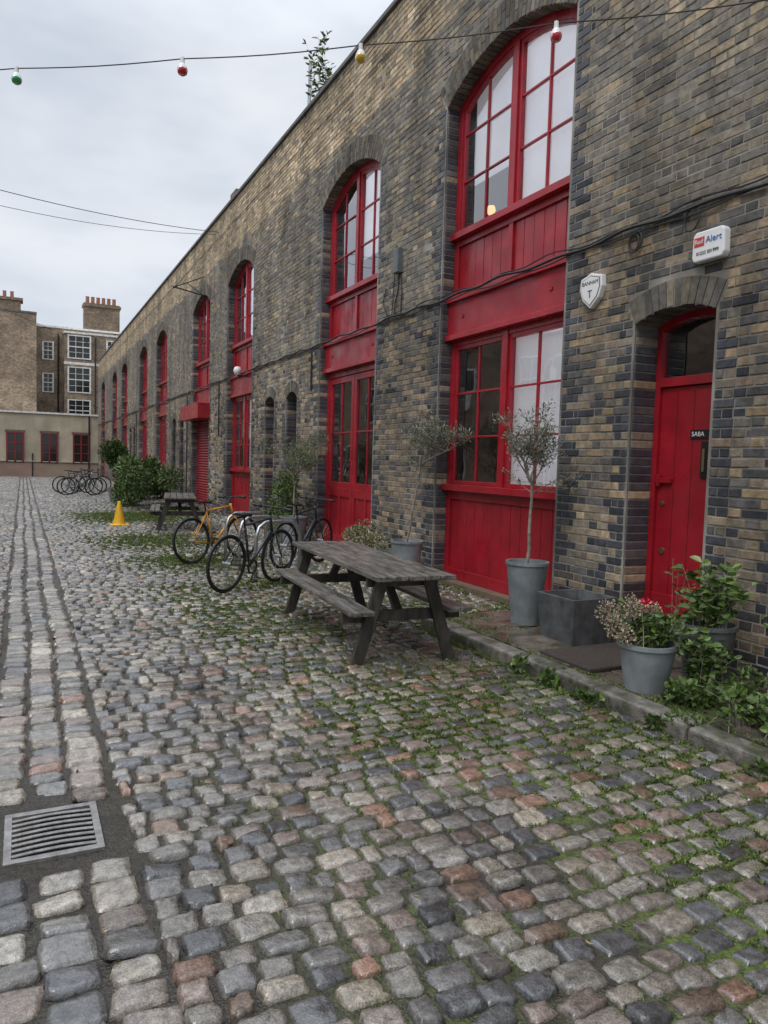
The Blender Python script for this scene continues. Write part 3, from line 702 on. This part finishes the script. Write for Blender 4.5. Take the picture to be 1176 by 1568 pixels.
for i in range(26): bl_.append((random.uniform(3.44,3.64),random.uniform(2.0,4.7),random.uniform(.0,.11),random.uniform(.035,.08),.6))
for i in range(12): bl_.append((random.uniform(3.75,4.05),random.uniform(3.25,3.5),.14,random.uniform(.04,.09),.6))
blob_leaves('ivy_leaves',bl_,3000,.05,.042,greens*.85,IV,.6)
stems(IV,(3.9,2.9,.1),14,.1,.35,.4,.06,.035,greens,10,sb=.15);stems(IV,(4.5,3.0,.1),18,.2,.6,.4,.07,.04,greens,12,sb=.15)
F3=empty('low_flower_planter');pot(F3,(4.2,8.95,.05),.3,.24,.36);blob_leaves('dried_flowers',[(4.1,9.2,.62,.2,.6),(4.2,8.9,.55,.22,.6),(4.35,9.5,.6,.2)],1500,.035,.02,np.concatenate([dry,greens[:2]]),F3)
F4=empty('low_flower_planter');pot(F4,(4.35,9.55,.05),.26,.2,.38);blob_leaves('plants',[(4.35,9.6,.55,.25,.6)],700,.05,.02,np.concatenate([dry,greens]),F4)
S1=empty('garden_shrub');blob_leaves('foliage',[(3.5+random.uniform(-.6,.6),24.8+random.uniform(-1.8,1.8),random.uniform(.3,1.3),random.uniform(.25,.5)) for i in range(16)],4800,.13,.06,greens*.8,S1)
S2=empty('standard_bay_tree');MB().tube([(2.9,27,.0),(2.92,27,1.2)],.04,7).out('trunk','bark',S2);blob_leaves('foliage',[(2.9+random.uniform(-.25,.25),27+random.uniform(-.25,.25),1.62+random.uniform(-.2,.2),random.uniform(.25,.4)) for i in range(7)],3500,.09,.045,greens*.6,S2);pot(S2,(2.9,27,.0),.28,.2,.5)
S3=empty('garden_shrub');blob_leaves('foliage',[(3.9+random.uniform(-.5,.5),30+random.uniform(-3,3),random.uniform(.3,1.0),random.uniform(.3,.5)) for i in range(12)],3000,.14,.07,greens*.8,S3)
S4=empty('garden_shrub');blob_leaves('foliage',[(4.3,13.1,.5,.35),(4.4,13.3,.9,.3),(4.35,12.9,1.2,.22)],1800,.07,.03,greens,S4)
RPl=empty('rooftop_shrub')
stems(RPl,(W+.22,13.4,8.1),12,.8,1.55,.4,.13,.045,greens*1.1,22,sb=.12)
GR=empty('grass_weeds');Sa=np.array([s for s in allS if .3<s[0]<4.75 and s[1]<26]);P=[];D=[];Ls=[]
def dens(x,y):
    d=.03
    for cx,cy,r,a in ((2.3,4.0,.5,3.2),(2.15,6.6,.6,2.8),(2.0,7.7,.5,2.6),(3.2,3.4,.45,1.5),(1.6,8.8,.5,.9),(2.9,2.7,.6,.9),(1.9,5.2,.45,1.0),(3.42,4.5,.4,2.0),(3.4,3.2,.35,1.6),(2.3,14.5,1.2,1.2),(2.4,11.5,.9,1.3),(3.9,6.9,.6,2.2),(2.3,20,1.5,.9),(3.2,21,1.4,1.0),(2.7,5,.4,1.2),(1.4,3.4,.4,.5),(2.7,1.9,.5,.8),(3.0,9,.7,1.3)):
        d+=a*math.exp(-((x-cx)**2+(y-cy)**2)/r**2)
    return d*np.clip((x-.3)/1.2,.1,1)
for s in Sa:
    dn=dens(s[0],s[1]);k=rng.poisson(dn*9)
    for i in range(int(k)):
        if random.random()<.6: x=s[0]+random.uniform(-1,1)*s[2];y=s[1]+random.choice((-1,1))*(s[3]+.006)
        else: x=s[0]+random.choice((-1,1))*(s[2]+.006);y=s[1]+random.uniform(-1,1)*s[3]
        far=1 if s[1]<9 else 1.7
        for q in range(8):
            P.append((x+random.gauss(0,.010),y+random.gauss(0,.006),float(gz(x,y))-.008));D.append((random.gauss(0,.8),random.gauss(0,.8),.8));Ls.append((.013+.010*min(1,dn))*far)
for i in range(1500):
    y=random.uniform(2.2,6.3);x=3.49+random.gauss(0,.012) if i%2 else 3.69+abs(random.gauss(0,.05));z=0 if i%2 else .10
    for q in range(4): P.append((x,y+random.gauss(0,.01),z));D.append((random.gauss(0,.7),random.gauss(0,.7),1));Ls.append(.022)
for i in range(700):
    y=random.uniform(4.8,14);x=4.76-abs(random.gauss(0,.05));z=.09
    if mnoise.noise((y*1.5,0,0))<-.05: continue
    for q in range(4): P.append((x,y+random.gauss(0,.02),z));D.append((random.gauss(-.2,.6),random.gauss(0,.6),1));Ls.append(.035)
for cx_,cy_ in ((3.95,5.5),(4.0,6.1),(3.8,5.9),(4.5,6.5),(3.9,4.85)):
    for i in range(240): P.append((cx_+random.gauss(0,.12),cy_+random.gauss(0,.1),.10));D.append((random.gauss(0,.8),random.gauss(0,.8),1));Ls.append(.022)
Ls=np.array(Ls);leafmesh('blades',P,D,Ls,Ls*.42,mossg,GR,material='moss')
P=[];D=[]
for i in range(240):
    x=random.uniform(.2,4.6);y=random.uniform(1.5,14);z=float(gz(x,y))+.008 if x<3.5 or y>6.3 else .118
    P.append((x,y,z));D.append((random.gauss(0,1),random.gauss(0,1),random.uniform(0,.15)))
leafmesh('fallen_leaves',P,D,.028,.014,np.array([(.20,.12,.05),(.11,.07,.04),(.26,.19,.08)]),GR)
# ---------------------------------------------------------------- picnic tables
def picnic(name,loc,rot,L_,tw=.68,bo=.52,foot=.41):
    T=empty(name,loc,rot);t=MB();n=5;w=tw/n
    for i in range(n):
        x=-tw/2+i*w;t.box(x+.005,x+w-.005,-L_/2+random.uniform(-.01,.01),L_/2+random.uniform(-.01,.01),.70,.738+random.uniform(-.003,.003))
    t.out('table_top','wood',T,bevel=.005)
    for sgn,nm in ((-1,'bench_left'),(1,'bench_right')):
        b_=MB()
        for j in range(2):
            x0=bo-.20+j*.104;xa,xb=(x0,x0+.098);xa,xb=(xa,xb) if sgn>0 else (-xb,-xa)
            b_.box(xa,xb,-L_/2+.06,L_/2-.06,.425,.46)
        b_.out(nm,'wood',T,bevel=.005)
    f=MB()
    for y in (-L_/2+.22,L_/2-.22):
        s=1 if y<0 else -1
        for sg in (-1,1): f.beam((sg*.20,y,.70),(sg*foot,y,.0),.10,.045,(0,1,0))
        f.box(-bo-.0,bo+.0,y+.07*s-.022,y+.07*s+.022,.335,.425)
        f.box(-tw/2+.03,tw/2-.03,y+.07*s-.022,y+.07*s+.022,.615,.70)
        f.beam((0,y+s*.12,.38),(0,y+s*.5,.69),.07,.045)
    f.out('a_frame_legs','wood2',T,bevel=.004)
    return T
picnic('picnic_table',(2.83,6.22,0),math.radians(-4),2.5)
picnic('picnic_table',(3.2,17.1,.01),math.radians(-10),2.3,bo=.62,foot=.46)
# ---------------------------------------------------------------- bicycles
def bicycle(loc,head,frame,lean=4,name='bicycle'):
    E=empty(name,loc);E.rotation_euler=(math.radians(lean),0,head)
    ty=MB();sp=MB();rm=MB()
    for ax in (0,1.02):
        ty.tube([(ax+.335*math.cos(t),0,.355+.335*math.sin(t)) for t in [2*math.pi*i/40 for i in range(40)]],.017,8,closed=True)
        rm.tube([(ax+.312*math.cos(t),0,.355+.312*math.sin(t)) for t in [2*math.pi*i/40 for i in range(40)]],.010,6,closed=True)
        for i in range(24):
            t=2*math.pi*i/24;sp.tube([(ax,.02*(1 if i%2 else -1),.355),(ax+.305*math.cos(t+.15),0,.355+.305*math.sin(t+.15))],.0013,3)
        sp.tube([(ax,-.06,.355),(ax,.06,.355)],.018,8)
    ty.out('tyres','black',E,smooth=True);rm.out('rims','cable',E,smooth=True);sp.out('spokes','steel',E)
    f=MB();bb=(.43,0,.285);st_=(.29,0,.80);ht=(.80,0,.86);hb=(.84,0,.70)
    f.tube([bb,st_],.016);f.tube([st_,ht],.015);f.tube([bb,hb],.019);f.tube([(.785,0,.90),hb],.019)
    for s in (-1,1):
        f.tube([bb,(0,s*.06,.355)],.009,6);f.tube([(.30,0,.76),(0,s*.06,.355)],.008,6);f.tube([(.845,0,.69),(.86,s*.05,.66),(1.02,s*.055,.355)],.011,6)
    f.out('frame','bikep' if frame is None else frame,E,smooth=True)
    k=MB();k.tube([(.29,0,.78),(.26,0,.92)],.012);k.tube([(.79,0,.88),(.78,0,.98),(.84,0,1.0)],.013)
    k.tube([(.82,-.29,1.0),(.84,-.15,1.005),(.85,0,1.0),(.84,.15,1.005),(.82,.29,1.0)],.011)
    for s in (-1,1): k.tube([(.82,s*.18,1.0),(.82,s*.31,1.0)],.017);k.tube([(.84,s*.2,.99),(.90,s*.22,.97)],.006,5)
    k.lathe([(.09,-.008),(.09,.008),(.07,.008),(.07,-.008),(.09,-.008)],(0,0,0),20);n=len(k.v)
    for q in range(n-100,n): x,y,z=k.v[q];k.v[q]=(.43+x,-.05+z,.285+y)
    k.tube([(.43,-.07,.285),(.43,-.09,.285),(.36,-.10,.13)],.010,6);k.tube([(.43,.07,.285),(.43,.09,.285),(.50,.10,.44)],.010,6)
    k.beam((.32,-.13,.125),(.41,-.13,.125),.07,.02);k.beam((.46,.13,.445),(.55,.13,.445),.07,.02)
    k.tube([(.43,-.05,.375),(0,-.05,.395)],.004,4);k.tube([(.43,-.05,.195),(0,-.05,.315)],.004,4)
    k.out('components','black',E,smooth=True)
    s=MB();pts=[(.12,.075),(.18,.08),(.26,.05),(.34,.022),(.40,.018)]
    n=len(s.v)
    for x,wd in pts:
        for a in range(8):
            t=2*math.pi*a/8;s.v.append((x,wd*math.cos(t),.935+.02*math.sin(t)-(.012 if wd<.03 else 0)))
    for i in range(4):
        for a in range(8): s.f.append((n+i*8+a,n+i*8+(a+1)%8,n+i*8+8+(a+1)%8,n+i*8+8+a))
    s.f.append(tuple(range(n,n+8)));s.f.append(tuple(range(n+32,n+40)));s.out('saddle','black',E,smooth=True)
    return E
bicycle((2.16,8.66,0),math.radians(36),None)
bicycle((2.28,11.15,0),math.radians(28),'orangep',-3)
bicycle((3.35,10.1,.03),math.radians(38),'bikep',3)
for i,(x,y,h,fr) in enumerate(((1.5,31,10,None),(1.7,31.9,-5,'bikeg'),(1.4,33,14,None),(2.1,34,5,'bikep'))): bicycle((x,y,0),math.radians(h),fr,5)
for yy in (9.75,10.6,11.4):
    H=empty('bicycle_rack');h=MB();x0,x1=2.85,3.55
    h.tube([(x0,yy,-.02),(x0,yy,.55),(x0+.05,yy+.02,.68),(x0+.15,yy+.04,.75),(x1-.15,yy+.16,.75),(x1-.05,yy+.18,.68),(x1,yy+.2,.55),(x1,yy+.2,-.02)],.025,10);h.out('hoop','steel',H,smooth=True)
CN=empty('traffic_cone');c=MB();c.lathe([(.15,.03),(.135,.05),(.085,.30),(.035,.55),(.03,.56),(.001,.56)],(1.98,17.8,0),20);c.box(1.78,2.18,17.6,18.0,.0,.035);c.out('cone_body','yellowp',CN,smooth=False)
# ---------------------------------------------------------------- string lights
SL=empty('string_lights');pts=[Vector(p) for p in ((4.8,3.8,4.99),(3.57,4.62,4.90),(2.43,5.63,4.92),(1.21,6.56,4.93),(-.04,7.5,4.96),(-1.3,8.45,5.02),(-2.5,9.4,5.1),(-7.5,13.2,5.5))]
w=MB();full=[]
for a,b_ in zip(pts[:-1],pts[1:]):
    for i in range(6): t=i/6;q=a.lerp(b_,t);q.z-=.02*math.sin(math.pi*t);full.append(q)
full.append(pts[-1]);w.tube(full,.005,5);sk=MB()
for p,c in zip(pts[1:7],('pink','yell','redb','green','pink','yell')):
    sk.lathe([(.001,.01),(.017,.01),(.019,-.04),(.001,-.04)],tuple(p),10)
    MB().lathe([(.016,-.035),(.026,-.045),(.040,-.075),(.043,-.090)],tuple(p),14).out('bulb_top','white',SL,smooth=True)
    MB().lathe([(.041,-.080),(.045,-.095),(.037,-.122),(.020,-.134),(.001,-.136)],tuple(p),14).out('bulb',c,SL,smooth=True)
w.out('wire','cable',SL);sk.out('lamp_holders','white',SL)
OW=empty('overhead_wires');w=MB()
def cat(a,b_,sag,r,n=24):
    a=Vector(a);b_=Vector(b_);w.tube([a.lerp(b_,i/n)-Vector((0,0,sag*4*(i/n)*(1-i/n))) for i in range(n+1)],r,4)
cat((4.8,20.4,7.7),(-7.5,13.5,7.2),.55,.008);cat((4.8,20.8,7.75),(-7.5,14.5,7.3),.75,.006)
cat((4.8,50,8.2),(-7.5,36,10.5),.3,.012);w.out('wires','cable',OW)
# ---------------------------------------------------------------- background
FB=empty('cream_mews_house');Y=56
f=MB();f.box(-8,5,Y+.15,Y+6,1.0,4.3);f.out('upper_wall','cream',FB)
MB().box(-8,5,Y+.12,Y+6,-.05,1.0).out('plinth','creamlow',FB);MB().box(-8,5,Y+.05,Y+6,4.3,4.42).out('parapet','sheet',FB);MB().box(-8,5,Y+.06,Y+.2,1.0,1.06).out('string_course','cream',FB)
wr=MB();wg=MB();wd=MB()
for x0 in (-7.3,-5.2,-3.1,-1.0,1.12,3.15):
    x1=x0+1.08
    wd.box(x0-.08,x1+.08,Y+.13,Y+.2,2.98,3.14);wd.box(x0,x1,Y+.11,Y+.149,.92,3.05)
    for a,b_ in ((x0,x0+.1),(x1-.1,x1),((x0+x1)/2-.05,(x0+x1)/2+.05)): wr.box(a,b_,Y+.06,Y+.13,.98,3.0)
    for zz in (.98,1.62,2.25,2.92): wr.box(x0,x1,Y+.065,Y+.125,zz,zz+.06)
    wg.quad((x0,Y+.105,1),(x1,Y+.105,1),(x1,Y+.105,3),(x0,Y+.105,3))
wr.out('window_frames','dred',FB);wg.out('window_glass','sump',FB);wd.out('window_recess','floor',FB)
MB().tube([(4.2,Y+.1,0),(4.2,Y+.1,4.3)],.06,6).tube([(.6,Y+.1,0),(.6,Y+.1,1.6)],.04,6).out('drainpipe','cable',FB)
T1=empty('brick_tenement');MB().box(-9,.95,62,72,0,12.0).out('walls','farbrick2',T1);c=MB();c.box(-2.6,-.1,63,64.2,12.0,13.0);c.box(-2.75,.05,62.9,64.3,13.0,13.2);c.out('chimney_stack','farbrick',T1)
q=MB();[q.lathe([(.16,0),(.13,.1),(.12,.5),(.15,.52)],(-2.2+i*.5,63.6,13.2),10) for i in range(4)];q.out('chimney_pots','terracotta',T1);MB().box(-9,.97,61.95,72,12.0,12.12).out('coping','coping',T1)
T2=empty('brick_townhouse');Y2=66;MB().box(1.0,8.5,Y2,Y2+9,0,11.7).box(3.0,8.5,Y2-1.3,Y2,0,11.2).out('walls','farbrick2',T2)
MB().box(1.0,8.5,Y2-.05,Y2+9,11.7,11.85).box(2.95,8.55,Y2-1.36,Y2,11.2,11.35).out('parapet','sheet',T2)
c=MB();c.box(4.6,7.4,Y2+1,Y2+2.2,11.7,14.2);c.box(4.5,7.5,Y2+.9,Y2+2.3,13.9,14.1);c.out('chimney_stack','farbrick',T2)
q=MB();[q.lathe([(.18,0),(.15,.1),(.14,.55),(.17,.58)],(4.9+i*.42,Y2+1.6,14.2),10) for i in range(6)];q.out('chimney_pots','terracotta',T2)
wf=MB();wg=MB()
def sash(x0,x1,z0,z1,y,cols=3):
    wg.quad((x0,y-.02,z0),(x1,y-.02,z0),(x1,y-.02,z1),(x0,y-.02,z1))
    for a,b_ in ((x0-.08,x0+.04),(x1-.04,x1+.08)): wf.box(a,b_,y-.08,y-.0,z0-.08,z1+.08)
    for zz in (z0-.08,(z0+z1)/2-.03,z1): wf.box(x0,x1,y-.075,y-.005,zz,zz+.08)
    for i in range(1,cols): x=x0+(x1-x0)*i/cols;wf.box(x-.02,x+.02,y-.06,y-.02,z0,z1)
    for g in (.25,.75): zz=z0+(z1-z0)*g;wf.box(x0,x1,y-.055,y-.025,zz-.015,zz+.015)
sash(3.3,4.9,9.3,11.0-.0,Y2-1.3);sash(3.3,4.9,6.6,8.5,Y2-1.3);sash(3.3,4.9,4.3,5.9,Y2-1.3);sash(1.5,2.2,9.2,10.5,Y2,2);sash(1.5,2.2,6.6,8.0,Y2,2);sash(6.2,7.2,9.3,10.8,Y2-1.3)
wf.out('window_frames','sheet',T2);wg.out('window_glass','sump',T2)
MB().box(2.96,8.54,Y2-1.33,Y2-1.3,8.75,8.95).out('band','sheet',T2)
p=MB();p.tube([(2.6,Y2-.1,0),(2.6,Y2-.1,11.2)],.07,6);p.tube([(5.3,Y2-1.4,0),(5.3,Y2-1.4,11)],.06,6);p.out('downpipes','cable',T2)
OT=empty('brick_terrace');MB().box(-13,-7.5,-4,50,-.1,6.6).out('walls','farbrick2',OT);MB().box(-13,-7.42,-4,50,6.6,6.72).out('coping','coping',OT)
a=MB();b2=MB()
for i in range(11):
    y=-1+i*4.6
    for z0,z1 in ((.9,2.6),(4.0,5.7)):
        b2.quad((-7.48,y,z0),(-7.48,y+1.3,z0),(-7.48,y+1.3,z1),(-7.48,y,z1))
        for q in (y-.06,y+.62,y+1.28): a.box(-7.5,-7.42,q,q+.08,z0,z1)
        for q in (z0-.06,(z0+z1)/2,z1): a.box(-7.5,-7.41,y-.06,y+1.36,q,q+.07)
a.out('window_frames','sheet',OT);b2.out('window_glass','sump',OT)

# ---------------------------------------------------------------- light, sky, camera
w=bpy.data.worlds.new('World');scene.world=w;w.use_nodes=True;nt=w.node_tree;L=nt.links.new;bg=nt.nodes['Background']
el=math.radians(52)
sky=N(nt,'ShaderNodeTexSky',sky_type='NISHITA');sky.sun_disc=False;sky.sun_elevation=el
tc=N(nt,'ShaderNodeTexCoord');sp=N(nt,'ShaderNodeSeparateXYZ');L(tc.outputs['Generated'],sp.inputs[0])
mp=N(nt,'ShaderNodeMapping');mp.inputs['Scale'].default_value=(1,1,2.6);L(tc.outputs['Generated'],mp.inputs[0])
cr=N(nt,'ShaderNodeValToRGB');e=cr.color_ramp.elements;e[0].position=.36;e[0].color=(.58,.64,.73,1);e[1].position=.62;e[1].color=(.82,.855,.91,1);L(noise(nt,mp.outputs[0],2.6,4,.55),cr.inputs[0])
zb=mrange(nt,sp.outputs[2],.45,1,10,26)
vm=N(nt,'ShaderNodeVectorMath',operation='SCALE');L(cr.outputs[0],vm.inputs[0]);L(zb,vm.inputs['Scale'])
mx=N(nt,'ShaderNodeMix',data_type='RGBA');mx.inputs[0].default_value=.94;L(sky.outputs[0],mx.inputs[6]);L(vm.outputs[0],mx.inputs[7]);L(mx.outputs[2],bg.inputs[0]);bg.inputs[1].default_value=.105
sun=bpy.data.lights.new('sun','SUN');sun.energy=1.4;sun.angle=math.radians(30);sun.color=(1,.98,.95);so=bpy.data.objects.new('sun',sun);scene.collection.objects.link(so)
dirv=Vector((-math.cos(el)*.8,-math.cos(el)*.45,math.sin(el)));so.rotation_euler=dirv.to_track_quat('Z','Y').to_euler()
sky.sun_rotation=math.atan2(dirv.x,dirv.y)
cam=bpy.data.cameras.new('camera');co=bpy.data.objects.new('camera',cam);scene.collection.objects.link(co);scene.camera=co
cam.sensor_fit='VERTICAL';cam.sensor_height=36;cam.sensor_width=27;cam.lens=36*1132/1568;cam.clip_end=800;cam.clip_start=.05
ro=math.radians(1.7);ps=math.radians(26.1);th=math.radians(3.76)
fw=Vector((math.sin(ps)*math.cos(th),math.cos(ps)*math.cos(th),-math.sin(th)));r=Vector((math.cos(ps),-math.sin(ps),0));u=r.cross(fw)
cx=r*math.cos(ro)+u*math.sin(ro);cy=-r*math.sin(ro)+u*math.cos(ro)
co.matrix_world=Matrix(((cx.x,cy.x,-fw.x,0),(cx.y,cy.y,-fw.y,0),(cx.z,cy.z,-fw.z,1.6),(0,0,0,1)))
scene.view_settings.view_transform='Standard';scene.view_settings.look='None';scene.view_settings.exposure=0
